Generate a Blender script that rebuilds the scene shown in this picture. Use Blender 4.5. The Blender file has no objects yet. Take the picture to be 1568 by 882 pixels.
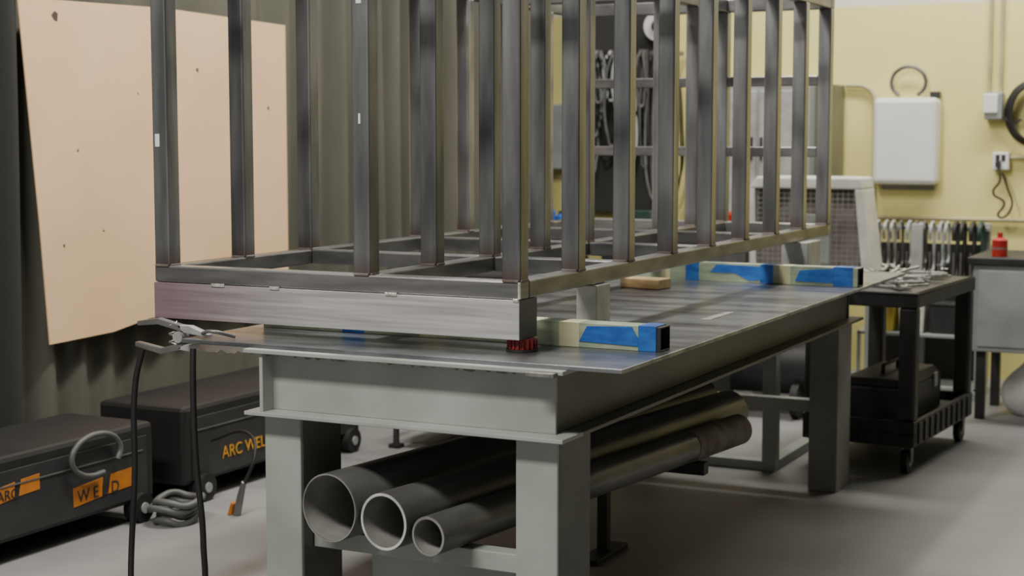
import bpy, math, random
from mathutils import Vector, Matrix
random.seed(7)
D=bpy.data
S=bpy.context.scene
def link(o): S.collection.objects.link(o)
# ---------------------------------------------------------------- materials
def mat(name,col,rough=0.5,metal=0.0,col2=None,scale=6.0,stretch=(1,1,1),lo=0.35,hi=0.65,bump=0.0,bscale=60,detail=6,extra=None,spec=0.5):
    m=D.materials.new(name); m.use_nodes=True
    nt=m.node_tree; N=nt.nodes; L=nt.links
    b=N['Principled BSDF']
    b.inputs['Roughness'].default_value=rough
    b.inputs['Metallic'].default_value=metal
    b.inputs['Specular IOR Level'].default_value=spec
    b.inputs['Base Color'].default_value=(*col,1)
    tc=N.new('ShaderNodeTexCoord')
    mp=N.new('ShaderNodeMapping'); mp.inputs['Scale'].default_value=stretch
    L.new(tc.outputs['Object'],mp.inputs['Vector'])
    out=None
    if col2 is None: col2=tuple(c*0.78 for c in col)
    n=N.new('ShaderNodeTexNoise'); n.inputs['Scale'].default_value=scale; n.inputs['Detail'].default_value=detail
    L.new(mp.outputs[0],n.inputs['Vector'])
    r=N.new('ShaderNodeValToRGB')
    r.color_ramp.elements[0].position=lo; r.color_ramp.elements[0].color=(*col,1)
    r.color_ramp.elements[1].position=hi; r.color_ramp.elements[1].color=(*col2,1)
    L.new(n.outputs['Fac'],r.inputs['Fac'])
    out=r.outputs['Color']
    def zmix(axis,fmin,fmax,fac,c,out):
        sep=N.new('ShaderNodeSeparateXYZ'); L.new(tc.outputs['Object'],sep.inputs[0])
        mr=N.new('ShaderNodeMapRange'); mr.inputs['From Min'].default_value=fmin; mr.inputs['From Max'].default_value=fmax
        L.new(sep.outputs[axis],mr.inputs['Value'])
        mul=N.new('ShaderNodeMath'); mul.operation='MULTIPLY'; mul.inputs[1].default_value=fac
        L.new(mr.outputs[0],mul.inputs[0])
        mx=N.new('ShaderNodeMix'); mx.data_type='RGBA'
        L.new(mul.outputs[0],mx.inputs['Factor']); L.new(out,mx.inputs['A']); mx.inputs['B'].default_value=(*c,1)
        return mx.outputs['Result']
    if extra=='heat': out=zmix('Z',1.22,1.15,0.7,(0.14,0.08,0.055),out)
    if extra=='purple': out=zmix('X',-2.7,-3.22,0.75,(0.30,0.15,0.20),out)
    if extra=='wall': out=zmix('Z',2.399,2.401,1.0,(0.85,0.8,0.66),out)
    L.new(out,b.inputs['Base Color'])
    if bump>0:
        n2=N.new('ShaderNodeTexNoise'); n2.inputs['Scale'].default_value=bscale; n2.inputs['Detail'].default_value=4
        L.new(mp.outputs[0],n2.inputs['Vector'])
        bp=N.new('ShaderNodeBump'); bp.inputs['Strength'].default_value=bump; bp.inputs['Distance'].default_value=0.01
        L.new(n2.outputs['Fac'],bp.inputs['Height']); L.new(bp.outputs[0],b.inputs['Normal'])
    return m
M={}
M['post']=mat('mill_steel_vertical',(0.19,0.195,0.205),0.34,0.7,(0.46,0.465,0.475),6,(2.5,2.5,0.32),0.35,0.75,0.03,80,extra='heat')
M['rail']=mat('mill_steel_rail',(0.15,0.152,0.155),0.36,0.75,(0.28,0.28,0.28),6,(1,1,3),0.35,0.7,0.05,80)
M['railf']=mat('mill_steel_front_rail',(0.22,0.22,0.22),0.36,0.7,(0.40,0.395,0.39),6,(0.6,1,5),0.35,0.7,0.05,80)
M['bright']=mat('brushed_steel',(0.85,0.84,0.83),0.34,0.5,(0.50,0.49,0.49),5,(0.5,1,14),0.35,0.7,0.03,80,extra='purple')
M['weld']=mat('weld_bead',(0.85,0.84,0.82),0.35,0.4,(0.5,0.45,0.4),60,bump=0.4)
M['paint']=mat('grey_green_paint',(0.42,0.455,0.425),0.40,0.0,(0.32,0.35,0.325),4,(1,1,1),0.35,0.7,0.06,40)
M['paint_shaded']=mat('side_shade_grey',(0.135,0.145,0.135),0.42,0.0,(0.09,0.097,0.09),5,(1,0.5,1.5),0.35,0.7,0.06,40)  # table paint darkened: shade on the side faces put into the colour
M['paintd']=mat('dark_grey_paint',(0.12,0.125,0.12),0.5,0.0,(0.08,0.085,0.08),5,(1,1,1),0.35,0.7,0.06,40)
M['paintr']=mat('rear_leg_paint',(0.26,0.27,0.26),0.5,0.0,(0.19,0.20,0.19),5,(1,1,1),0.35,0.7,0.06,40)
M['plate']=mat('table_plate_steel',(0.29,0.305,0.33),0.28,0.65,(0.105,0.108,0.12),2.4,(1.2,3.6,1),0.40,0.64,0.06,50)
M['plate_edge']=mat('plate_edge_steel',(0.33,0.32,0.31),0.5,0.5,(0.1,0.08,0.07),25,(1,1,1))
M['pipe']=mat('pipe_steel',(0.20,0.20,0.195),0.36,0.35,(0.10,0.10,0.098),6,(1,0.4,1),bump=0.08)
M['pipein']=mat('pipe_inside_steel',(0.36,0.36,0.34),0.5,0.2,(0.2,0.2,0.19),8)
M['pipecut']=mat('pipe_cut_rim',(0.9,0.9,0.87),0.35,0.3,(0.55,0.55,0.55),20)
M['rust']=mat('rusty_steel',(0.16,0.12,0.10),0.7,0.2,(0.26,0.24,0.22),14)
M['curtain']=mat('curtain_canvas',(0.120,0.119,0.093),0.7,0.0,(0.080,0.080,0.062),3,(1,1,0.3),bump=0.1)
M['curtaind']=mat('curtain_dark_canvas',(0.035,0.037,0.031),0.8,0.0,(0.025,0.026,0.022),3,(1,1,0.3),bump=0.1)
M['cardboard']=mat('cardboard_kraft',(0.84,0.58,0.36),0.85,0.0,(0.78,0.53,0.32),2.5,bump=0.03,spec=0.15)
M['hole']=mat('pin_hole_dark',(0.1,0.07,0.05),0.9)
M['floor']=mat('concrete_floor',(0.31,0.31,0.305),0.5,0.0,(0.16,0.16,0.16),1.0,(1,1,1),0.3,0.72,0.05,30,detail=9)
M['wally']=mat('yellow_wall_paint',(0.88,0.80,0.33),0.7,0.0,(0.84,0.76,0.30),2,extra='wall')
M['walld']=mat('dark_wall_paint',(0.05,0.05,0.046),0.85)
M['wallg']=mat('grey_wall_paint',(0.14,0.14,0.135),0.85)
M['white']=mat('white_enamel',(0.88,0.88,0.87),0.35,0.0,(0.82,0.82,0.81),4)
M['offwhite']=mat('cream_enamel',(0.76,0.76,0.70),0.45)
M['black']=mat('black_plastic',(0.022,0.022,0.024),0.5,0.0,(0.035,0.035,0.036),8)
M['rubber']=mat('black_rubber',(0.015,0.015,0.015),0.6)
M['orange']=mat('orange_label',(0.6,0.20,0.02),0.5,0.0,(0.45,0.15,0.02),10)
M['yorange']=mat('amber_label',(0.65,0.33,0.03),0.5,0.0,(0.5,0.25,0.02),10)
M['red']=mat('red_plastic',(0.26,0.02,0.012),0.5,0.0,(0.16,0.015,0.01),30)
M['redb']=mat('red_enamel',(0.5,0.03,0.02),0.4,0.0,(0.4,0.02,0.015),30)
M['blue']=mat('blue_tape',(0.012,0.09,0.42),0.5,0.0,(0.03,0.18,0.58),14,(1,1,3))
M['green']=mat('pale_green_tape',(0.26,0.34,0.24),0.5,0.0,(0.42,0.48,0.34),12,(1,1,3))
M['cream']=mat('cream_tape',(0.66,0.64,0.38),0.6,0.0,(0.55,0.55,0.36),12)
M['wood']=mat('pine_wood',(0.74,0.55,0.28),0.65,0.0,(0.56,0.38,0.18),6,(1,8,8))
M['alu']=mat('cast_aluminium',(0.55,0.55,0.54),0.45,0.3,(0.40,0.40,0.40),12,bump=0.05)
M['chrome']=mat('tool_steel',(0.75,0.75,0.74),0.3,0.6,(0.4,0.4,0.4),20)
M['cab']=mat('grey_cabinet_paint',(0.40,0.42,0.41),0.4,0.1,(0.32,0.34,0.33),3)
M['cabolive']=mat('olive_cabinet_paint',(0.20,0.20,0.14),0.5)
M['bluegrey']=mat('bluegrey_paint',(0.40,0.45,0.46),0.4)
M['teal']=mat('teal_paint',(0.04,0.09,0.08),0.4,0.2)
M['conduit']=mat('painted_conduit',(0.55,0.50,0.30),0.45)
M['bluep']=mat('blue_plastic',(0.03,0.12,0.5),0.4)
M['yel']=mat('yellow_paint',(0.75,0.6,0.1),0.5)
M['sack']=mat('white_sack_fabric',(0.9,0.9,0.9),0.8,bump=0.2,bscale=12)
# ---------------------------------------------------------------- builders
LOC={}
def grp(name,loc=(0,0,0),local=False,rotz=0):
    e=D.objects.new(name,None); e.empty_display_size=0.15; e.location=loc
    e.rotation_euler=(0,0,rotz); link(e)
    LOC[e.name]=None if local else Vector(loc)
    return e
def fin(o,m,parent):
    if m is not None: o.data.materials.append(m)
    link(o)
    if parent is not None:
        o.parent=parent
        l=LOC.get(parent.name)
        if l is not None: o.matrix_parent_inverse=Matrix.Translation(-l)
    return o
def mesh(name,v,f,m,parent=None,smooth=False,bevel=0,ang=35):
    me=D.meshes.new(name); me.from_pydata([tuple(a) for a in v],[],f); me.validate(); me.update()
    if smooth:
        me.polygons.foreach_set('use_smooth',[True]*len(me.polygons))
        me.set_sharp_from_angle(angle=math.radians(ang))
    o=D.objects.new(name,me); fin(o,m,parent)
    if bevel>0:
        b=o.modifiers.new('bevel','BEVEL'); b.width=bevel; b.segments=2; b.limit_method='ANGLE'
    return o
BF=[(0,3,2,1),(4,5,6,7),(0,1,5,4),(1,2,6,5),(2,3,7,6),(3,0,4,7)]
def boxes(name,lst,m,parent=None,bevel=0.0):
    v=[];f=[]
    for (x0,x1,y0,y1,z0,z1) in lst:
        n=len(v)
        v+=[(x0,y0,z0),(x1,y0,z0),(x1,y1,z0),(x0,y1,z0),(x0,y0,z1),(x1,y0,z1),(x1,y1,z1),(x0,y1,z1)]
        f+=[tuple(n+i for i in q) for q in BF]
    return mesh(name,v,f,m,parent,bevel=bevel)
def box(name,x0,x1,y0,y1,z0,z1,m,parent=None,bevel=0.0):
    return boxes(name,[(x0,x1,y0,y1,z0,z1)],m,parent,bevel)
def cyl(name,p0,p1,r,m,parent=None,seg=32,rin=None,r2=None):
    p0=Vector(p0);p1=Vector(p1);d=(p1-p0); q=d.to_track_quat('Z','Y'); 
    if r2 is None:r2=r
    v=[];f=[]
    def ring(p,rr):
        n=len(v)
        for i in range(seg):
            a=2*math.pi*i/seg
            v.append(p+q@Vector((math.cos(a)*rr,math.sin(a)*rr,0)))
        return n
    def bridge(a,b):
        for i in range(seg):
            j=(i+1)%seg; f.append((a+i,a+j,b+j,b+i))
    a=ring(p0,r); b=ring(p1,r2); bridge(a,b)
    if rin:
        c=ring(p0,rin); d2=ring(p1,rin); bridge(d2,c); bridge(c,a); bridge(b,d2)
    else:
        f.append(tuple(a+i for i in reversed(range(seg)))); f.append(tuple(b+i for i in range(seg)))
    return mesh(name,v,f,m,parent,smooth=True)
def curve(name,pts,r,m,parent=None,cyc=False,smooth=True):
    c=D.curves.new(name,'CURVE'); c.dimensions='3D'; c.bevel_depth=r; c.bevel_resolution=3; c.use_fill_caps=True
    if smooth:
        s=c.splines.new('BEZIER'); s.bezier_points.add(len(pts)-1)
        for p,bp in zip(pts,s.bezier_points):
            bp.co=p; bp.handle_left_type='AUTO'; bp.handle_right_type='AUTO'
    else:
        s=c.splines.new('POLY'); s.points.add(len(pts)-1)
        for p,bp in zip(pts,s.points): bp.co=(*p,1)
    s.use_cyclic_u=cyc
    o=D.objects.new(name,c); return fin(o,m,parent)
def prism(name,poly,axis,a,b,m,parent=None,bevel=0):
    v=[];n=len(poly)
    for t in (a,b):
        for (p,q) in poly:
            v.append({'x':(t,p,q),'y':(p,t,q),'z':(p,q,t)}[axis])
    f=[tuple(range(n)),tuple(range(2*n-1,n-1,-1))]+[(i,i+n,(i+1)%n+n,(i+1)%n) for i in range(n)]
    o=mesh(name,v,f,m,parent,bevel=bevel)
    import bmesh
    bm=bmesh.new(); bm.from_mesh(o.data); bmesh.ops.recalc_face_normals(bm,faces=bm.faces); bm.to_mesh(o.data); bm.free()
    return o
# ---------------------------------------------------------------- room
box('floor',-5.4,3.0,-1.5,10.7,-0.1,0,M['floor'])
box('wall_back',-5.4,3.0,10.5,10.7,0,4.5,M['wally'])
box('wall_left',-5.4,-5.2,-1.5,10.5,0,4.5,M['walld'])
box('added_wall_right',2.8,3.0,-1.5,10.5,0,4.5,M['wallg'])  # unseen wall, added to keep ambient light off right-facing sides
box('ceiling',-5.4,3.0,-1.5,10.7,4.5,4.6,M['wallg'])
# ---------------------------------------------------------------- curtain (two panels: a dark one and the main canvas)
def panel(nm,m,g,y0,y1,ny,xoff,bias=0.0,z0=0.24,z1=4.3,nz=14):
    v=[];f=[]
    for j in range(nz+1):
        t=j/nz; z=z0+(z1-z0)*t
        for i in range(ny+1):
            y=y0+(y1-y0)*i/ny
            amp=0.022+0.014*math.sin(y*1.7)+(0.02 if y>6.6 or y<5.0 else 0)+bias
            ph=y*2*math.pi/0.23+1.6*math.sin(y*2.3)+0.35*math.sin(z*1.1+y*3)
            x=xoff+amp*math.sin(ph)+0.02*math.sin(y*5.1+z*0.6)
            v.append((x,y,z+0.012*math.sin(y*4)*(1-t)))
    for j in range(nz):
        for i in range(ny):
            a=j*(ny+1)+i; f.append((a,a+1,a+ny+2,a+ny+1))
    mesh(nm,v,f,m,g,smooth=True,ang=180)
g=grp('welding_curtain',(-4.78,6,0.3))
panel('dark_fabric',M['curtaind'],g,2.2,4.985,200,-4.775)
panel('fabric',M['curtain'],g,4.95,10.1,340,-4.79)
cyl('curtain_rod',(-4.78,2.1,4.32),(-4.78,10.45,4.32),0.02,M['chrome'],g)
boxes('rod_hanger',[(-4.79,-4.77,y,y+0.02,4.3,4.5) for y in (2.3,5,7.6,10)],M['chrome'],g)
g=grp('cardboard_sheet',(-4.69,5.9,1.4))
prism('sheet',[(4.97,2.12),(5.9,2.14),(6.86,2.12),(6.86,0.74),(5.75,0.735),(5.5,0.70),(5.10,0.69),(5.06,1.2)],'x',-4.70,-4.694,M['cardboard'],g)
for (y,z,s) in [(5.18,2.06,0.02),(6.5,2.06,0.016),(6.13,1.87,0.010),(5.3,1.5,0.006),(5.7,1.75,0.005),(6.7,1.7,0.009),(5.45,1.15,0.006),(5.9,1.1,0.005),(5.2,1.1,0.007)]:
    mesh('pin_hole',[(-4.6935,y-s,z),(-4.6935,y-s*0.2,z-s),(-4.6935,y+s*0.8,z-s*1.2),(-4.6935,y+s,z+s*0.5),(-4.6935,y,z+s)],[(0,1,2,3,4)],M['hole'],g)
# ---------------------------------------------------------------- welding table
T=grp('welding_table',(-2.3,5.5,0))
XL,XR=-2.80,-1.76; YF,YB=3.85,7.10
box('top_plate',-3.05,-1.60,3.88,7.2,0.938,0.95,M['plate'],T,0.002)
random.seed(5)
v=[];f=[];n=90
for i in range(n+1):
    x=-2.98+1.15*i/n; v.append((x,3.878,0.9375)); v.append((x,3.880,0.926-0.012*random.random()))
for i in range(n): f.append((2*i,2*i+1,2*i+3,2*i+2))
mesh('slag_edge',v,f,M['rust'],T)
def ibeam_x(nm,y_web,z0,z1,x0,x1,m):
    ya,yb=(y_web-0.07,y_web+0.07)
    boxes(nm,[(x0+0.05,x1-0.05,y_web-0.005,y_web+0.005,z0+0.012,z1-0.012),(x0,x1,ya,yb,z0,z0+0.012),(x0,x1,ya,yb,z1-0.012,z1)],m,T,0.002)
ibeam_x('front_beam',YF+0.07,0.74,0.938,XL,XR,M['paint'])
ibeam_x('rear_beam',YB-0.07,0.74,0.938,XL,XR,M['paintd'])
for nm,xw in (('side_beam_right',XR-0.062),('side_beam_left',XL+0.062)):
    boxes(nm,[(xw-0.005,xw+0.005,YF+0.066,YB-0.066,0.752,0.926),(xw-0.062,xw+0.062,YF+0.14,YB-0.14,0.7405,0.7515),(xw-0.062,xw+0.062,YF+0.14,YB-0.14,0.9265,0.9375)],M['paint_shaded'],T,0.0015)
boxes('stiffener',[(XL+0.05,XL+0.062,YF+0.01,YF+0.066,0.752,0.926)],M['paint'],T,0.001)
box('angle_clip',-1.86,-1.775,3.825,3.879,0.922,0.934,M['plate_edge'],T,0.002)
for nm,x0 in (('leg_left',-2.762),('leg_right',-1.925)):
    for yy,mm in ((3.90,M['paint']),(6.82,M['paintr'])):
        boxes(nm,[(x0,x0+0.128,yy,yy+0.22,0.0,0.74)],mm,T,0.004)
boxes('leg_side_shade',[(-1.7975,-1.7955,3.912,4.118,0.0,0.738),(-2.6345,-2.6325,3.912,4.118,0.0,0.738)],M['paint_shaded'],T)  # thin sheets that paint the shaded right sides of the front legs
boxes('shelf_crossbar',[(-2.63,-1.925,3.96,4.02,0.335,0.39),(-2.63,-1.925,6.90,6.96,0.335,0.39)],M['paint'],T,0.003)
box('shelf_skirt',-2.47,-1.927,4.03,4.04,0.12,0.345,M['paint'],T,0.002)
g=grp('pipe_trestle',(-2.2,5.4,0))
boxes('trestle',[(-2.56,-1.90,5.38,5.43,0.345,0.39),(-2.54,-2.50,5.385,5.425,0.0,0.345),(-2.32,-2.28,5.385,5.425,0.0,0.345),(-2.56,-2.48,5.25,5.55,0.0,0.02),(-2.34,-2.26,5.25,5.55,0.0,0.02)],M['black'],g,0.003)
def pipe(x,y,r,L,rin,yaw=7.5,cut=None):
    a=math.radians(yaw); d=Vector((math.sin(a),math.cos(a),0)); p=Vector((x,y,0.391+r))
    g=grp('steel_pipe',tuple(p))
    cyl('pipe_wall',p,p+d*L,r,M['pipe'],g,56,rin)
    cyl('pipe_bore',p+d*0.002,p+d*(L-0.002),rin+0.0006,M['pipein'],g,56,rin-0.0008)
    cyl('cut_rim',p-d*0.0015,p+d*0.0,r-0.001,cut or M['pipein'],g,56,rin)
    return g,p,d
pipe(-2.497,3.84,0.101,2.3,0.096)
pipe(-2.308,3.83,0.083,2.2,0.0745,cut=M['pipecut'])
g3,p3,d3=pipe(-2.163,3.83,0.057,1.97,0.049)
cyl('rust_sleeve',p3+d3*1.55,p3+d3*1.968,0.0585,M['rust'],g3,56,0.0562)
# ---------------------------------------------------------------- steel cage frame
F=grp('steel_frame',(-2.6,5.6,1.1))
Z0,Z1,ZT0,ZT1=1.102,1.154,2.14,2.20
RX=[(-3.275,-3.215),(-2.535,-2.475),(-2.04,-1.98)]
PY=[4.04+0.4035*i for i in range(9)]
YE=PY[-1]
W=0.06
for i,(a,b) in enumerate(RX):
    nm=('left','centre','right')[i]
    boxes('post_row_'+nm,[(a+0.0005,b-0.0005,y+0.0005,y+W-0.0005,Z1-0.002,ZT0+0.002) for y in PY],M['post'],F,0.006)
    boxes('rail_bottom_'+nm,[(a,b,PY[0]+W,YE,Z0,Z1)],M['rail'],F,0.005)
    boxes('rail_top_'+nm,[(a,b,PY[0]+W,YE,ZT0,ZT1)],M['rail'],F,0.005)
for k,y in enumerate((PY[0],YE)):
    nm=('front','rear')[k]
    box('rail_bottom_'+nm,RX[0][0],RX[2][1],y,y+W,Z0,Z1,M['railf'],F,0.005)
    box('rail_top_'+nm,RX[0][0],RX[2][1],y,y+W,ZT0,ZT1,M['rail'],F,0.005)
cr=[]
for k in (2,4,6):
    y=PY[k]
    for i in (0,1):
        for (za,zb) in ((Z0,Z1),(ZT0,ZT1)):
            cr.append((RX[i][1],RX[i+1][0],y,y+W,za,zb))
boxes('cross_rail',cr,M['rail'],F,0.005)
er=[]
for zc in (1.487,1.815):
    for i in (0,1): er.append((RX[i][1],RX[i+1][0],YE+0.005,YE+0.05,zc-0.023,zc+0.023))
boxes('end_rail',er,M['rail'],F,0.004)
wb=[]
for (a,b) in RX:
    for y in PY:
        wb.append((a+0.004,b-0.004,y-0.004,y+0.003,Z1-0.003,Z1+0.005))
        wb.append((b-0.003,b+0.003,y+0.006,y+W-0.006,Z1-0.003,Z1+0.005))
boxes('weld_bead',wb,M['rust'],F,0.002)
Y0=4.035
boxes('base_tube',[(-3.275,-1.98,Y0,Y0+0.006,0.988,1.101),(-3.275,-1.98,Y0+0.108,Y0+0.114,0.988,1.101),(-3.275,-1.98,Y0+0.006,Y0+0.108,0.988,0.994),(-3.275,-1.98,Y0+0.006,Y0+0.108,1.095,1.101)],M['bright'],F,0.0015)
boxes('base_tube_dark_end',[(-1.981,-1.979,Y0,Y0+0.114,0.988,1.101)],M['paintd'],F)  # thin dark sheet that darkens the tube's right end
boxes('tack_weld',[(x,x+w,Y0-0.004,Y0+0.004,1.096,1.106) for x,w in ((-3.05,0.05),(-2.83,0.035),(-2.42,0.04),(-2.0,0.018))],M['weld'],F,0.002)
boxes('corner_weld',[(-1.986,-1.978,4.036,4.044,1.104,1.152)],M['weld'],F,0.002)
boxes('chalk_patch',[(-3.262,-3.245,4.0385,4.0402,1.53,1.57),(-2.515,-2.497,4.0385,4.0402,1.95,2.04),(-2.51,-2.503,4.0385,4.0402,1.60,1.63)],M['white'],F)
def foot(x,y):
    g=grp('levelling_foot',(x,y,0.95))
    cyl('base',(x,y,0.951),(x,y,0.957),0.047,M['black'],g)
    n=18
    cyl('puck',(x,y,0.957),(x,y,0.987),0.040,M['red'],g)
    boxes('knurl',[(x+0.041*math.cos(t)-0.003,x+0.041*math.cos(t)+0.003,y+0.041*math.sin(t)-0.003,y+0.041*math.sin(t)+0.003,0.958,0.985) for t in [2*math.pi*i/n for i in range(n)]],M['red'],g,0.001)
foot(-2.0,4.095)
def taped(x0,x1,y,h,wraps,strips=()):
    g=grp('taped_tube',((x0+x1)/2,y,0.95)); w=0.075; z=0.9505; t=0.004
    boxes('tube',[(x0,x1,y,y+t,z,z+h),(x0,x1,y+w-t,y+w,z,z+h),(x0,x1,y+t,y+w-t,z,z+t),(x0,x1,y+t,y+w-t,z+h-t,z+h)],M['black'],g,0.001)
    for (a,b,mm,e) in wraps:
        boxes('tape_wrap',[(a,b,y-e,y,z,z+h+e),(a,b,y+w,y+w+e,z,z+h+e),(a,b,y,y+w,z+h,z+h+e)],M[mm],g,0.0006)
    for (poly,mm) in strips:
        prism('tape_strip',[(a,z+b*h) for a,b in poly],'y',y-0.0035,y-0.0005,M[mm],g)
taped(-3.0,-1.632,4.24,0.070,[(-3.0,-2.7,'green',.001),(-2.7,-2.62,'blue',.0015),(-2.62,-2.42,'green',.001),(-2.42,-2.33,'cream',.0012),(-2.33,-1.648,'green',.001),(-1.95,-1.885,'cream',.002),(-1.70,-1.645,'blue',.003),(-2.1,-2.02,'cream',.002)],
 [([(-1.885,0.25),(-1.86,0.9),(-1.72,0.98),(-1.70,0.5),(-1.70,0.18),(-1.80,0.22)],'blue')])
taped(-2.62,-1.615,6.42,0.075,[(-2.62,-1.62,'green',.001),(-2.47,-2.43,'cream',.002),(-2.36,-2.30,'blue',.002),(-1.95,-1.90,'cream',.0014),(-1.72,-1.64,'blue',.003),(-2.03,-1.975,'blue',.0025)],
 [([(-2.25,0.5),(-2.22,0.95),(-2.0,0.9),(-1.98,0.2),(-2.08,0.1),(-2.14,0.5)],'blue'),([(-1.88,0.2),(-1.86,0.8),(-1.72,0.95),(-1.72,0.15)],'blue')])
def blk(x0,x1,y0,y1,z0,z1):
    g=grp('support_block',((x0+x1)/2,(y0+y1)/2,z0))
    box('block',x0,x1,y0,y1,z0,z1,M['alu'],g,0.004)
blk(-2.035,-1.965,4.55,4.66,0.951,1.101)
blk(-2.05,-1.93,6.78,6.98,0.951,1.101)
g=grp('wood_offcut',(-2.4,6.0,0.95))
prism('offcut',[(-2.48,5.98),(-2.30,5.95),(-2.29,6.06),(-2.47,6.08)],'z',0.951,0.99,M['wood'],g,0.003)
g=grp('steel_ruler',(-1.77,5.17,0.95)); box('blade',-1.80,-1.77,5.05,5.30,0.9505,0.9525,M['chrome'],g)
# ---------------------------------------------------------------- ground clamp + cables
C=grp('ground_clamp',(-3.08,3.93,0.95))
y=3.93
prism('jaw_upper',[(-3.07,0.962),(-2.98,0.953),(-2.98,0.962),(-3.05,0.985),(-3.10,0.985)],'y',y-0.013,y+0.013,M['alu'],C,0.002)
prism('jaw_lower',[(-3.07,0.925),(-2.98,0.936),(-2.98,0.926),(-3.05,0.905),(-3.10,0.91)],'y',y-0.013,y+0.013,M['alu'],C,0.002)
prism('handle_upper',[(-3.08,0.965),(-3.08,0.985),(-3.17,1.003),(-3.25,0.99),(-3.25,0.975),(-3.17,0.983)],'y',y-0.013,y+0.013,M['pipe'],C,0.003)
prism('handle_lower',[(-3.08,0.93),(-3.08,0.91),(-3.16,0.89),(-3.26,0.91),(-3.26,0.925),(-3.16,0.91)],'y',y-0.013,y+0.013,M['pipe'],C,0.003)
cyl('pivot',(-3.09,y-0.018,0.948),(-3.09,y+0.018,0.948),0.018,M['alu'],C)
pts=[(-3.12+0.012*math.cos(t),y+0.012*math.sin(t),0.915+0.004*t) for t in [i*0.6 for i in range(34)]]
curve('spring',pts,0.0022,M['chrome'],C)
curve('braid',[(-3.0,y-0.01,0.965),(-2.95,y-0.03,0.975),(-2.9,y+0.02,0.957)],0.006,M['pipe'],C)
curve('welding_cable',[(-3.24,3.93,0.90),(-3.262,3.92,0.80),(-3.258,3.90,0.5),(-3.265,3.88,0.2),(-3.2,3.8,0.02),(-3.0,3.5,0.012),(-2.6,3.2,0.012)],0.0095,M['rubber'])
curve('power_cable',[(-2.99,3.86,0.925),(-2.985,3.85,0.85),(-2.965,3.83,0.6),(-2.935,3.82,0.35),(-2.935,3.80,0.15),(-2.98,3.7,0.02),(-3.3,3.4,0.012)],0.0095,M['rubber'])
curve('thin_wire',[(-3.05,4.6,0.945),(-3.1,4.7,0.8),(-3.05,4.75,0.7),(-3.12,4.8,0.78)],0.002,M['rubber'])
# ---------------------------------------------------------------- welding machines
def text(s,size,loc,rot,m,parent):
    c=D.curves.new('label_text','FONT'); c.body=s; c.size=size; c.extrude=0.001
    o=D.objects.new('label_text',c); o.location=loc; o.rotation_euler=rot; fin(o,m,parent)
def welder(y0,y1,hgt,labels,hose=True):
    x0,x1=-4.66,-4.2
    g=grp('welding_machine',((x0+x1)/2,(y0+y1)/2,0))
    box('body',x0,x1,y0,y1,0.08,hgt,M['rubber'],g,0.02)
    boxes('side_panel',[(x1,x1+0.006,y0+0.05,y1-0.05,0.10,hgt-0.05)],M['black'],g,0.003)
    boxes('panel_seam',[(x1+0.006,x1+0.010,y0+0.08,y1-0.08,hgt-0.11,hgt-0.105)],M['paintd'],g)
    for yy in (y0+0.12,y1-0.1):
        for xx in (x0+0.05,x1-0.0):
            cyl('wheel',(xx-0.03,yy,0.06),(xx+0.03,yy,0.06),0.06,M['rubber'],g)
            cyl('hub',(xx+0.03,yy,0.06),(xx+0.036,yy,0.06),0.022,M['cab'],g)
    for (s,size,yy,zz,mm,plate) in labels:
        if plate:
            prism('label_plate',[(yy,zz),(yy+plate*0.45,zz+0.012),(yy+plate*0.47,zz+0.012+size),(yy,zz+size)],'x',x1+0.006,x1+0.008,M[mm],g,0.0005)
            prism('label_plate',[(yy+plate*0.55,zz+0.015),(yy+plate,zz+0.02),(yy+plate,zz+0.02+size),(yy+plate*0.6,zz+size+0.015)],'x',x1+0.006,x1+0.008,M[mm],g,0.0005)
            text(s,size*0.9,(x1+0.0085,yy+0.02,zz+size*0.2),(math.pi/2,0,math.pi/2),M['black'],g)
        else:
            text(s,size,(x1+0.009,yy,zz),(math.pi/2,0,math.pi/2),M[mm],g)
    if hose:
        ctr=(y0+y1)/2+0.22
        curve('coiled_hose',[(x1+0.03,ctr+0.14*math.cos(t*0.5),0.33+0.08*math.sin(t*0.5)) for t in range(-1,11)],0.011,M['paintd'],g)
welder(3.95,5.15,0.40,[('W E L D',0.075,4.66,0.14,'orange',0.36),('ARC',0.06,4.24,0.23,'orange',0.24)])
welder(5.35,6.75,0.42,[('ARC WELD',0.075,5.60,0.16,'yorange',0)],hose=False)
g=grp('jumper_clamp',(-3.9,5.3,0))
prism('jaw',[(-3.92,0.0),(-3.89,0.0),(-3.875,0.07),(-3.86,0.14),(-3.875,0.15),(-3.90,0.08)],'y',5.3,5.32,M['pipe'],g,0.004)
prism('grip',[(-3.945,0.0),(-3.925,0.0),(-3.915,0.05),(-3.925,0.06)],'y',5.295,5.325,M['orange'],g,0.004)
curve('lead',[(-3.865,5.31,0.14),(-3.84,5.35,0.25),(-3.95,5.45,0.32),(-4.17,5.5,0.26)],0.007,M['rubber'],g)
g=grp('cable_pile',(-4.02,5.05,0))
for i in range(4):
    r=0.07+0.02*random.random(); cx=-4.05+random.uniform(-.02,.02); cy=5.12+random.uniform(-.02,.02)
    curve('coil',[(cx+r*math.cos(t),cy+r*1.1*math.sin(t),0.016+i*0.026+0.01*math.sin(t*3)) for t in [2*math.pi*k/10 for k in range(10)]],0.014,M['paintd'],g,cyc=True)
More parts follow.
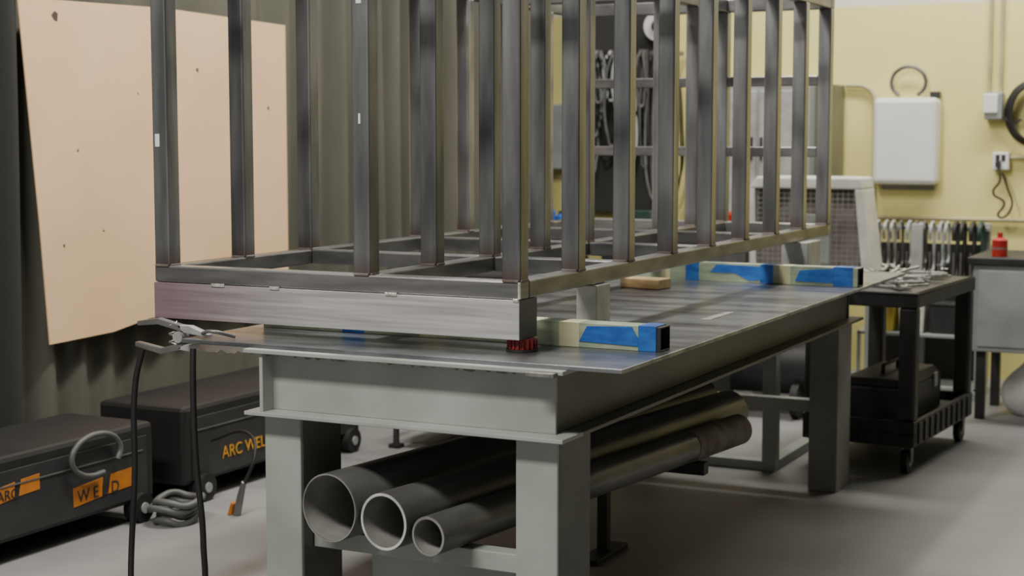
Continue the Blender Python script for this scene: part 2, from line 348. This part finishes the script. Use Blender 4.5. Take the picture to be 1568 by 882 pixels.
# ---------------------------------------------------------------- utility cart
K=grp('utility_cart',(-1.57,7.32,0),local=True,rotz=math.radians(-4))
Wd,Ln=0.54,1.03
def tray(nm,z0,z1,zf):
    boxes(nm,[(-Wd,0,0,Ln,zf,zf+0.02),(-Wd,0,0,0.025,z0,z1),(-Wd,0,Ln-0.025,Ln,z0,z1),(-Wd,-Wd+0.025,0.025,Ln-0.025,z0,z1),(-0.025,0,0.025,Ln-0.025,z0,z1)],M['black'],K,0.006)
tray('top_tray',0.775,0.845,0.825)
tray('bottom_tray',0.13,0.25,0.18)
boxes('corner_post',[(-0.085,-0.004,0.004,0.075,0.25,0.776),(-Wd+0.004,-Wd+0.085,0.004,0.075,0.25,0.776),(-0.085,-0.004,Ln-0.075,Ln-0.004,0.25,0.776),(-Wd+0.004,-Wd+0.085,Ln-0.075,Ln-0.004,0.25,0.776)],M['black'],K,0.012)
boxes('tray_rib',[(0.0,0.008,0.06+i*0.095,0.09+i*0.095,0.14,0.24) for i in range(10)]+[(-0.50+i*0.1,-0.47+i*0.1,-0.008,0,0.14,0.24) for i in range(5)],M['black'],K,0.003)
for (x,yy) in ((-0.05,0.06),(-Wd+0.05,0.06),(-0.05,Ln-0.06),(-Wd+0.05,Ln-0.06)):
    cyl('caster_wheel',(x-0.016,yy,0.055),(x+0.016,yy,0.055),0.055,M['rubber'],K)
    cyl('caster_hub',(x-0.018,yy,0.055),(x+0.018,yy,0.055),0.022,M['cab'],K)
    boxes('caster_fork',[(x-0.026,x-0.02,yy-0.02,yy+0.02,0.05,0.13),(x+0.02,x+0.026,yy-0.02,yy+0.02,0.05,0.13),(x-0.03,x+0.03,yy-0.03,yy+0.03,0.12,0.13)],M['pipe'],K,0.002)
def w(x,yy):
    a=math.radians(-4); return (-1.57+x*math.cos(a)-yy*math.sin(a), 7.32+x*math.sin(a)+yy*math.cos(a))
p=w(-0.27,0.5)
g=grp('tool_box',(p[0],p[1],0.2),local=True,rotz=math.radians(-4))
box('case',-0.17,0.17,-0.3,0.3,0.001,0.17,M['black'],g,0.012)
prism('lid',[(-0.17,0.17),(0.17,0.17),(0.13,0.21),(-0.13,0.21)],'y',-0.3,0.3,M['black'],g,0.006)
boxes('latch',[(0.17,0.18,-0.2,-0.15,0.12,0.19),(0.17,0.18,0.15,0.2,0.12,0.19)],M['cab'],g,0.002)
curve('handle',[(0,-0.12,0.21),(0,-0.12,0.25),(0,0.12,0.25),(0,0.12,0.21)],0.01,M['rubber'],g,smooth=False)
random.seed(24)
P=grp('locking_pliers_pile',(w(-0.27,0.5)[0],w(-0.27,0.5)[1],0.847),local=True,rotz=math.radians(-4))
def pliers(mx):
    t=0.013; os=[]
    os.append(prism('jaw_upper',[(0.0,0.004),(0.03,0.03),(0.09,0.035),(0.095,0.012),(0.05,0.012),(0.03,0.0)],'z',0.001,t,M['chrome'],P,0.002))
    os.append(prism('jaw_lower',[(0.0,-0.004),(0.03,-0.03),(0.09,-0.03),(0.095,-0.008),(0.05,-0.006),(0.03,0.0)],'z',0.001,t,M['chrome'],P,0.002))
    os.append(prism('handle_upper',[(0.02,0.018),(0.0,0.008),(-0.08,0.02),(-0.16,0.045),(-0.155,0.054),(-0.08,0.032)],'z',0.001,t,M['chrome'],P,0.002))
    os.append(prism('handle_lower',[(0.02,-0.018),(0.0,-0.008),(-0.08,-0.02),(-0.15,-0.05),(-0.145,-0.059),(-0.08,-0.032)],'z',0.001,t,M['chrome'],P,0.002))
    os.append(cyl('rivet',(0.015,0,0.0),(0.015,0,t+0.004),0.008,M['pipe'],P,16))
    for o in os: o.matrix_local=mx
for i in range(18):
    lvl=i//7
    R=Matrix.Rotation(random.uniform(0,6.28),4,'Z')@Matrix.Rotation(random.uniform(-0.13,0.13)*lvl,4,'Y')
    s=random.uniform(0.85,1.15)
    pliers(Matrix.Translation((random.uniform(-0.10,0.14),random.uniform(-0.38,0.25),0.001+0.022*lvl))@R@Matrix.Scale(s,4))
boxes('steel_offcut',[(-0.2,-0.02,-0.46,-0.34,0.0,0.03)],M['alu'],P,0.002)
# ---------------------------------------------------------------- back wall items
g=grp('water_heater_box',(-2.33,10.42,1.52))
box('housing',-2.535,-2.125,10.35,10.5,1.245,1.80,M['white'],g,0.03)
boxes('side_fitting',[(-2.19,-2.13,10.42,10.49,1.80,1.84)],M['black'],g,0.004)
curve('hose_loop',[(-2.33+0.11*math.cos(t),10.44,1.90+0.10*math.sin(t)) for t in [-1.0,-0.4,0.3,0.9,1.57,2.2,2.8,3.5,4.15]],0.012,M['pipe'],g)
box('mounting_bracket',-2.50,-2.16,10.48,10.4999,1.21,1.25,M['cab'],g,0.003)
g=grp('electrical_conduit',(-2.55,10.47,1.0))
curve('bend_run',[(-2.75,10.475,1.885),(-2.70,10.475,1.885),(-2.62,10.475,1.875),(-2.57,10.475,1.83),(-2.555,10.475,1.75),(-2.55,10.475,1.4),(-2.55,10.475,1.05)],0.014,M['conduit'],g)
curve('low_run',[(-2.56,10.475,1.025),(-1.0,10.475,1.025),(1.0,10.475,1.025)],0.012,M['conduit'],g)
curve('riser',[(-1.83,10.48,1.83),(-1.83,10.48,4.5)],0.012,M['conduit'],g); curve('riser_b',[(-1.76,10.48,1.83),(-1.76,10.48,4.5)],0.012,M['conduit'],g)
g=grp('disconnect_switch',(-1.78,10.42,1.74))
box('case',-1.845,-1.735,10.40,10.5,1.66,1.83,M['cab'],g,0.008); box('cover',-1.85,-1.76,10.385,10.40,1.70,1.82,M['white'],g,0.006)
curve('lead',[(-1.735,10.44,1.68),(-1.68,10.43,1.64),(-1.62,10.44,1.66)],0.008,M['rubber'],g)
g=grp('cable_coil',(-1.58,10.4,1.72))
for i in range(6):
    curve('loop',[(-1.55+(0.13+0.008*i)*math.cos(t),10.40+0.012*i,1.70+(0.17+0.006*i)*math.sin(t)) for t in [2*math.pi*k/12 for k in range(12)]],0.010,M['rubber'],g,cyc=True)
box('hook',-1.57,-1.53,10.38,10.5,1.86,1.88,M['chrome'],g,0.002)
g=grp('power_outlet',(-1.74,10.46,1.4))
box('box',-1.79,-1.69,10.43,10.5,1.345,1.455,M['white'],g,0.006)
boxes('socket',[(-1.77,-1.745,10.426,10.43,1.40,1.44),(-1.735,-1.71,10.426,10.43,1.40,1.44)],M['black'],g)
box('plug',-1.765,-1.735,10.38,10.43,1.36,1.40,M['black'],g,0.004)
curve('cord',[(-1.75,10.39,1.37),(-1.73,10.37,1.28),(-1.77,10.38,1.2),(-1.70,10.37,1.14),(-1.73,10.38,1.05),(-1.66,10.38,1.1),(-1.69,10.38,1.25),(-1.72,10.38,1.33)],0.007,M['rubber'],g)
curve('conduit_stub',[(-1.69,10.475,1.42),(-1.2,10.475,1.42)],0.012,M['conduit'],g)
g=grp('electrical_cabinet',(-3.2,10.3,0))
box('body',-3.55,-2.87,10.05,10.499,0.0,1.90,M['cab'],g,0.01)
boxes('door',[(-3.53,-3.22,10.035,10.05,0.1,1.85),(-3.20,-2.89,10.035,10.05,0.1,1.85)],M['alu'],g,0.006)
boxes('handle',[(-3.25,-3.235,10.015,10.035,1.4,1.55),(-3.185,-3.17,10.015,10.035,1.4,1.55)],M['black'],g,0.003)
box('side_duct',-2.868,-2.76,10.2,10.499,0.0,1.89,M['cabolive'],g,0.006)
box('fuse_box',-4.98,-4.70,10.36,10.5,1.32,1.78,M['bluegrey'],None,0.01)
g=grp('cable_rack',(-4.2,10.4,0))
box('board',-4.66,-3.97,10.40,10.499,1.02,3.0,M['walld'],g,0.004)
boxes('rack_upright',[(-4.64,-4.60,10.40,10.499,0,1.02),(-4.03,-3.99,10.40,10.499,0,1.02)],M['walld'],g,0.003)
box('peg_bar',-4.56,-3.85,10.30,10.40,2.10,2.13,M['pipe'],g,0.003)
cyl('cable_reel',(-4.0,10.28,2.3),(-4.0,10.40,2.3),0.10,M['white'],g); cyl('reel_core',(-4.0,10.26,2.3),(-4.0,10.28,2.3),0.04,M['black'],g)
random.seed(9)
cols=['rubber','rubber','pipe','white','rubber','cab','cab','pipe']
for i in range(30):
    x=-4.52+0.66*i/30+random.uniform(-.02,.02); zt=2.14; zb=random.uniform(1.25,1.85); ww=random.uniform(0.02,0.06); yy=10.27+random.uniform(-0.06,0.05)
    if i>22: zb=random.uniform(1.05,1.3)
    curve('hanging_lead',[(x,yy,zt),(x-ww,yy-0.02,(zt+zb)/2+0.1),(x-ww*0.6,yy-0.01,zb+0.06),(x,yy,zb),(x+ww*0.7,yy+0.01,zb+0.08),(x+ww,yy,(zt+zb)/2),(x+0.01,yy,zt)],random.uniform(0.006,0.011),M[random.choice(cols)],g)
g=grp('workbench',(-3.8,9.6,0))
box('bench_top',-4.62,-3.02,9.3,9.95,0.90,0.95,M['cab'],g,0.004)
boxes('bench_leg',[(a,a+0.06,b,b+0.06,0,0.9) for a in (-4.6,-3.1) for b in (9.32,9.86)],M['paintd'],g,0.004)
box('bench_shelf',-4.54,-3.1,9.38,9.86,0.3,0.33,M['paintd'],g,0.003)
boxes('drawer_unit',[(-4.0,-3.5,9.33,9.85,0.33,0.9)],M['black'],g,0.006)
def bottle(x,yy,z,r,hh,m,nm):
    g=grp(nm,(x,yy,z))
    cyl('body',(x,yy,z+0.001),(x,yy,z+hh*0.7),r,m,g,24)
    cyl('shoulder',(x,yy,z+hh*0.7),(x,yy,z+hh*0.85),r,m,g,24,r2=r*0.4)
    cyl('cap',(x,yy,z+hh*0.85),(x,yy,z+hh),r*0.42,M['black'],g,24)
bottle(-4.47,9.55,0.95,0.045,0.16,M['bluep'],'spray_bottle')
bottle(-4.36,9.5,0.95,0.035,0.12,M['bluep'],'spray_bottle')
bottle(-3.2,9.6,0.95,0.06,0.17,M['redb'],'oil_bottle')
bottle(-3.07,9.45,0.95,0.03,0.12,M['redb'],'oil_bottle')
g=grp('bench_vise',(-3.75,9.5,0.95))
box('base',-3.83,-3.67,9.42,9.6,0.951,0.985,M['teal'],g,0.006); box('jaw_body',-3.8,-3.7,9.44,9.66,0.985,1.06,M['teal'],g,0.01)
box('front_jaw',-3.82,-3.68,9.36,9.42,1.0,1.09,M['teal'],g,0.006); cyl('screw',(-3.75,9.3,1.02),(-3.75,9.44,1.02),0.014,M['chrome'],g,16)
cyl('tommy_bar',(-3.82,9.31,1.02),(-3.68,9.31,1.02),0.006,M['chrome'],g,12)
# industrial heater
H=grp('industrial_fan_heater',(-2.6,9.3,0))
box('housing_back',-2.93,-2.33,9.28,9.50,0.66,1.27,M['rust'],H,0.01)
prism('top_cowl',[(-2.98,1.25),(-2.29,1.25),(-2.30,1.32),(-2.93,1.32)],'y',9.16,9.42,M['offwhite'],H,0.012)
prism('left_cheek',[(-2.98,1.25),(-2.94,1.25),(-2.92,0.66),(-2.96,0.66)],'y',9.16,9.42,M['offwhite'],H,0.006)
prism('right_cheek',[(-2.34,1.25),(-2.29,1.25),(-2.21,0.66),(-2.28,0.66)],'y',9.16,9.42,M['offwhite'],H,0.006)
box('bottom_lip',-2.96,-2.21,9.16,9.42,0.62,0.66,M['offwhite'],H,0.006)
boxes('grille',[(-2.94,-2.30,9.20,9.204,0.68+i*0.03,0.683+i*0.03) for i in range(19)]+[(-2.93+i*0.032,-2.9275+i*0.032,9.197,9.201,0.66,1.25) for i in range(20)],M['cab'],H)
boxes('motor_bracket',[(-2.75,-2.5,9.25,9.28,0.8,1.1)],M['paint'],H,0.01)
boxes('stand_leg',[(a,a+0.04,b,b+0.04,0,0.62) for a in (-2.94,-2.27) for b in (9.18,9.36)],M['cab'],H,0.003)
# clamp rack
g=grp('clamp_rack',(-2.05,9.8,0))
box('hang_bar',-2.42,-1.70,9.88,9.91,0.985,1.01,M['cab'],g,0.003)
boxes('upright',[(-2.42,-2.38,9.91,9.95,0,1.03),(-2.13,-2.08,9.91,9.95,0,1.03),(-1.74,-1.70,9.91,9.95,0,1.03)],M['cab'],g,0.003)
boxes('rack_shelf',[(-2.42,-1.70,9.6,9.91,0.36,0.38),(-2.42,-1.70,9.6,9.91,0.05,0.07)],M['cab'],g,0.003)
boxes('rack_foot',[(-2.42,-2.38,9.58,9.91,0,0.05),(-1.74,-1.70,9.58,9.91,0,0.05),(-2.42,-2.40,9.6,9.62,0.05,0.38),(-1.72,-1.70,9.6,9.62,0.05,0.38)],M['cab'],g,0.003)
box('back_panel',-2.42,-1.70,9.95,9.965,0.05,0.90,M['walld'],g)
random.seed(31)
for i in range(15):
    x=-2.40+i*0.047+random.uniform(-.008,.008); big= i>=11
    hh=(0.30 if big else 0.22)+random.uniform(-.03,.03); yy=9.86; mm=random.choice([M['teal'],M['black']]) if big else random.choice([M['alu'],M['alu'],M['teal'],M['pipe'],M['bluegrey']])
    curve('c_clamp',[(x,yy-0.10,0.93),(x,yy-0.10,1.0),(x,yy-0.06,1.03),(x,yy,1.03),(x,yy+0.015,1.0),(x,yy+0.015,1.0-hh*0.5),(x,yy+0.01,1.0-hh),(x,yy-0.05,1.0-hh-0.02),(x,yy-0.1,1.0-hh)],0.014 if big else 0.009,mm,g)
    cyl('clamp_screw',(x,yy-0.1,1.0-hh-0.05),(x,yy-0.1,0.86),0.006,M['pipe'],g,12)
    cyl('clamp_bar',(x-0.02,yy-0.1,1.0-hh-0.045),(x+0.02,yy-0.1,1.0-hh-0.045),0.003,M['chrome'],g,8)
boxes('label_board',[(-2.135,-2.065,9.73,9.74,0.60,1.03)],M['alu'],g,0.003)
boxes('label_board_arm',[(-2.11,-2.09,9.74,9.91,0.99,1.01)],M['cab'],g,0.002)
for i,(a,b,mm) in enumerate(((-2.36,-2.2,'yel'),(-2.18,-2.02,'offwhite'),(-2.0,-1.78,'black'))):
    g=grp('storage_bin',((a+b)/2,9.75,0.38))
    prism('bin',[(a+0.01,0.381),(b-0.01,0.381),(b,0.56),(a,0.56)],'y',9.63,9.82,M[mm],g,0.008)
    box('bin_rim',a-0.006,b+0.006,9.62,9.83,0.55,0.565,M[mm],g,0.003)
g=grp('grey_cabinet',(-1.2,9.2,0))
box('body',-1.62,-0.4,8.95,9.55,0.38,0.86,M['cab'],g,0.008)
box('top',-1.65,-0.37,8.92,9.58,0.86,0.90,M['black'],g,0.006)
boxes('leg',[(a,a+0.05,b,b+0.05,0,0.38) for a in (-1.60,-0.5) for b in (8.98,9.46)],M['black'],g,0.003)
boxes('door',[(-1.59,-1.03,8.94,8.95,0.41,0.83),(-1.01,-0.43,8.94,8.95,0.41,0.83)],M['bluegrey'],g,0.004)
boxes('pull',[(-1.07,-1.055,8.925,8.94,0.55,0.7)],M['chrome'],g,0.002)
g=grp('red_spray_can',(-1.5,9.05,0.9))
cyl('can',(-1.5,9.05,0.901),(-1.5,9.05,0.99),0.042,M['redb'],g); cyl('band',(-1.5,9.05,0.94),(-1.5,9.05,0.95),0.0425,M['rust'],g)
cyl('shoulder',(-1.5,9.05,0.99),(-1.5,9.05,1.005),0.042,M['redb'],g,r2=0.02); cyl('nozzle',(-1.5,9.05,1.005),(-1.5,9.05,1.03),0.014,M['redb'],g)
def sack():
    v=[];f=[];nu,nv=40,20
    for j in range(nv+1):
        ph=math.pi*j/nv
        for i in range(nu):
            th=2*math.pi*i/nu
            rr=1+0.07*math.sin(3*th+2*ph)+0.05*math.sin(5*th+1)*math.sin(3*ph)
            x=0.26*rr*math.sin(ph)*math.cos(th); y=0.17*rr*math.sin(ph)*math.sin(th); z=0.21*rr*math.cos(ph)
            z=max(z,-0.14)
            v.append((-1.22+x,9.24+y,0.141+z))
    for j in range(nv):
        for i in range(nu):
            f.append((j*nu+i,j*nu+(i+1)%nu,(j+1)*nu+(i+1)%nu,(j+1)*nu+i))
    mesh('white_sack',v,f,M['sack'],None,smooth=True,ang=180)
sack()
# ---------------------------------------------------------------- behind / under table
g=grp('pipe_stand',(-2.4,7.3,0))
boxes('upright',[(-2.235,-2.17,7.13,7.2,0.04,0.70),(-2.72,-2.66,7.13,7.2,0.04,0.70)],M['paint'],g,0.003)
boxes('base_bar',[(-2.72,-2.17,7.13,7.2,0.0,0.045)],M['paint'],g,0.003)
boxes('base_foot',[(-2.235,-2.17,7.2,7.8,0.0,0.045),(-2.72,-2.66,7.2,7.8,0.0,0.045)],M['paint'],g,0.003)
boxes('top_bar',[(-2.72,-2.17,7.13,7.2,0.70,0.735)],M['paint'],g,0.003)
g=grp('air_compressor',(-2.75,8.7,0))
cyl('tank',(-3.1,8.7,0.28),(-2.4,8.7,0.28),0.17,M['black'],g); 
cyl('tank_end',(-2.4,8.7,0.28),(-2.34,8.7,0.28),0.17,M['black'],g,r2=0.09)
cyl('tank_end_b',(-3.1,8.7,0.28),(-3.16,8.7,0.28),0.17,M['black'],g,r2=0.09)
box('deck',-3.0,-2.45,8.58,8.82,0.44,0.47,M['black'],g,0.003)
cyl('motor',(-3.0,8.7,0.56),(-2.75,8.7,0.56),0.09,M['red'],g); box('pump',-2.66,-2.5,8.62,8.78,0.47,0.68,M['black'],g,0.01)
boxes('fin',[(-2.68,-2.48,8.6,8.8,0.5+i*0.025,0.508+i*0.025) for i in range(7)],M['black'],g)
for x in (-3.0,-2.48):
    cyl('wheel',(x-0.02,8.55,0.1),(x+0.02,8.55,0.1),0.1,M['rubber'],g); cyl('wheel_b',(x-0.02,8.85,0.1),(x+0.02,8.85,0.1),0.1,M['rubber'],g)
g=grp('tool_chest',(-3.8,8.2,0))
box('body',-4.25,-3.35,7.95,8.5,0.1,0.78,M['black'],g,0.01)
boxes('drawer',[(-4.22,-3.38,7.94,7.95,0.14+i*0.15,0.27+i*0.15) for i in range(4)],M['walld'],g,0.004)
boxes('drawer_side',[(-3.35,-3.34,8.0,8.45,0.14+i*0.15,0.27+i*0.15) for i in range(4)],M['walld'],g,0.004)
for x in (-4.18,-3.42):
    for yy in (8.02,8.43): cyl('caster',(x-0.02,yy,0.05),(x+0.02,yy,0.05),0.05,M['rubber'],g)
g=grp('generator',(-3.7,7.1,0))
box('engine',-4.0,-3.5,6.9,7.4,0.12,0.46,M['black'],g,0.02)
curve('frame_a',[(-4.05,6.85,0),(-4.05,6.85,0.55),(-3.45,6.85,0.55),(-3.45,6.85,0)],0.016,M['black'],g,smooth=False)
curve('frame_b',[(-4.05,7.45,0),(-4.05,7.45,0.55),(-3.45,7.45,0.55),(-3.45,7.45,0)],0.016,M['black'],g,smooth=False)
boxes('cross_bar',[(-4.06,-3.44,6.84,6.86,0.1,0.12),(-4.06,-3.44,7.44,7.46,0.1,0.12),(-4.06,-4.04,6.86,7.44,0.53,0.56),(-3.46,-3.44,6.86,7.44,0.53,0.56),(-4.0,-3.5,6.86,7.44,0.1,0.12)],M['black'],g,0.002)
boxes('rubber_foot',[(a-0.03,a+0.03,b-0.03,b+0.03,0,0.02) for a in (-4.05,-3.45) for b in (6.85,7.45)],M['rubber'],g,0.003)
box('fuel_tank',-3.95,-3.55,6.95,7.35,0.46,0.54,M['redb'],g,0.02)
g=grp('storage_crate',(-3.2,8.0,0))
for (a,b,c,d,z0,z1) in ((-3.25,-2.75,7.7,8.2,0.001,0.35),(-3.2,-2.8,7.75,8.15,0.351,0.65)):
    boxes('crate',[(a,b,c,d,z0,z1),(a-0.01,b+0.01,c-0.01,d+0.01,z1-0.03,z1)],M['black'],g,0.006)
# ---------------------------------------------------------------- lights
def lamp(x,yy,sx,sy,e,col=(1,0.96,0.88)):
    g=grp('ceiling_light',(x,yy,4.4))
    box('housing',x-sx/2-0.05,x+sx/2+0.05,yy-sy/2-0.05,yy+sy/2+0.05,4.40,4.5,M['white'],g,0.01)
    l=D.lights.new('tubes','AREA'); l.shape='RECTANGLE'; l.size=sx; l.size_y=sy; l.energy=e; l.color=col
    o=D.objects.new('tubes',l); o.location=(0,0,-0.02); o.parent=g; link(o)
lamp(-2.9,1.2,1.8,0.6,260)
lamp(-2.9,5.6,0.4,2.0,200)
lamp(-1.7,9.3,3.4,0.5,190)
wd=D.worlds.new('World'); S.world=wd; wd.use_nodes=True
bg=wd.node_tree.nodes['Background']; bg.inputs[0].default_value=(1.0,0.98,0.94,1); bg.inputs[1].default_value=0.22
# ---------------------------------------------------------------- camera
cam=D.cameras.new('camera'); co=D.objects.new('camera',cam); link(co)
co.location=(0,0,1.57); co.rotation_euler=(math.radians(90-5.5),0,math.radians(26.4))
cam.sensor_width=36; cam.lens=56.25; cam.clip_start=0.05
cam.dof.use_dof=True; cam.dof.focus_distance=4.9; cam.dof.aperture_fstop=3.2
S.camera=co
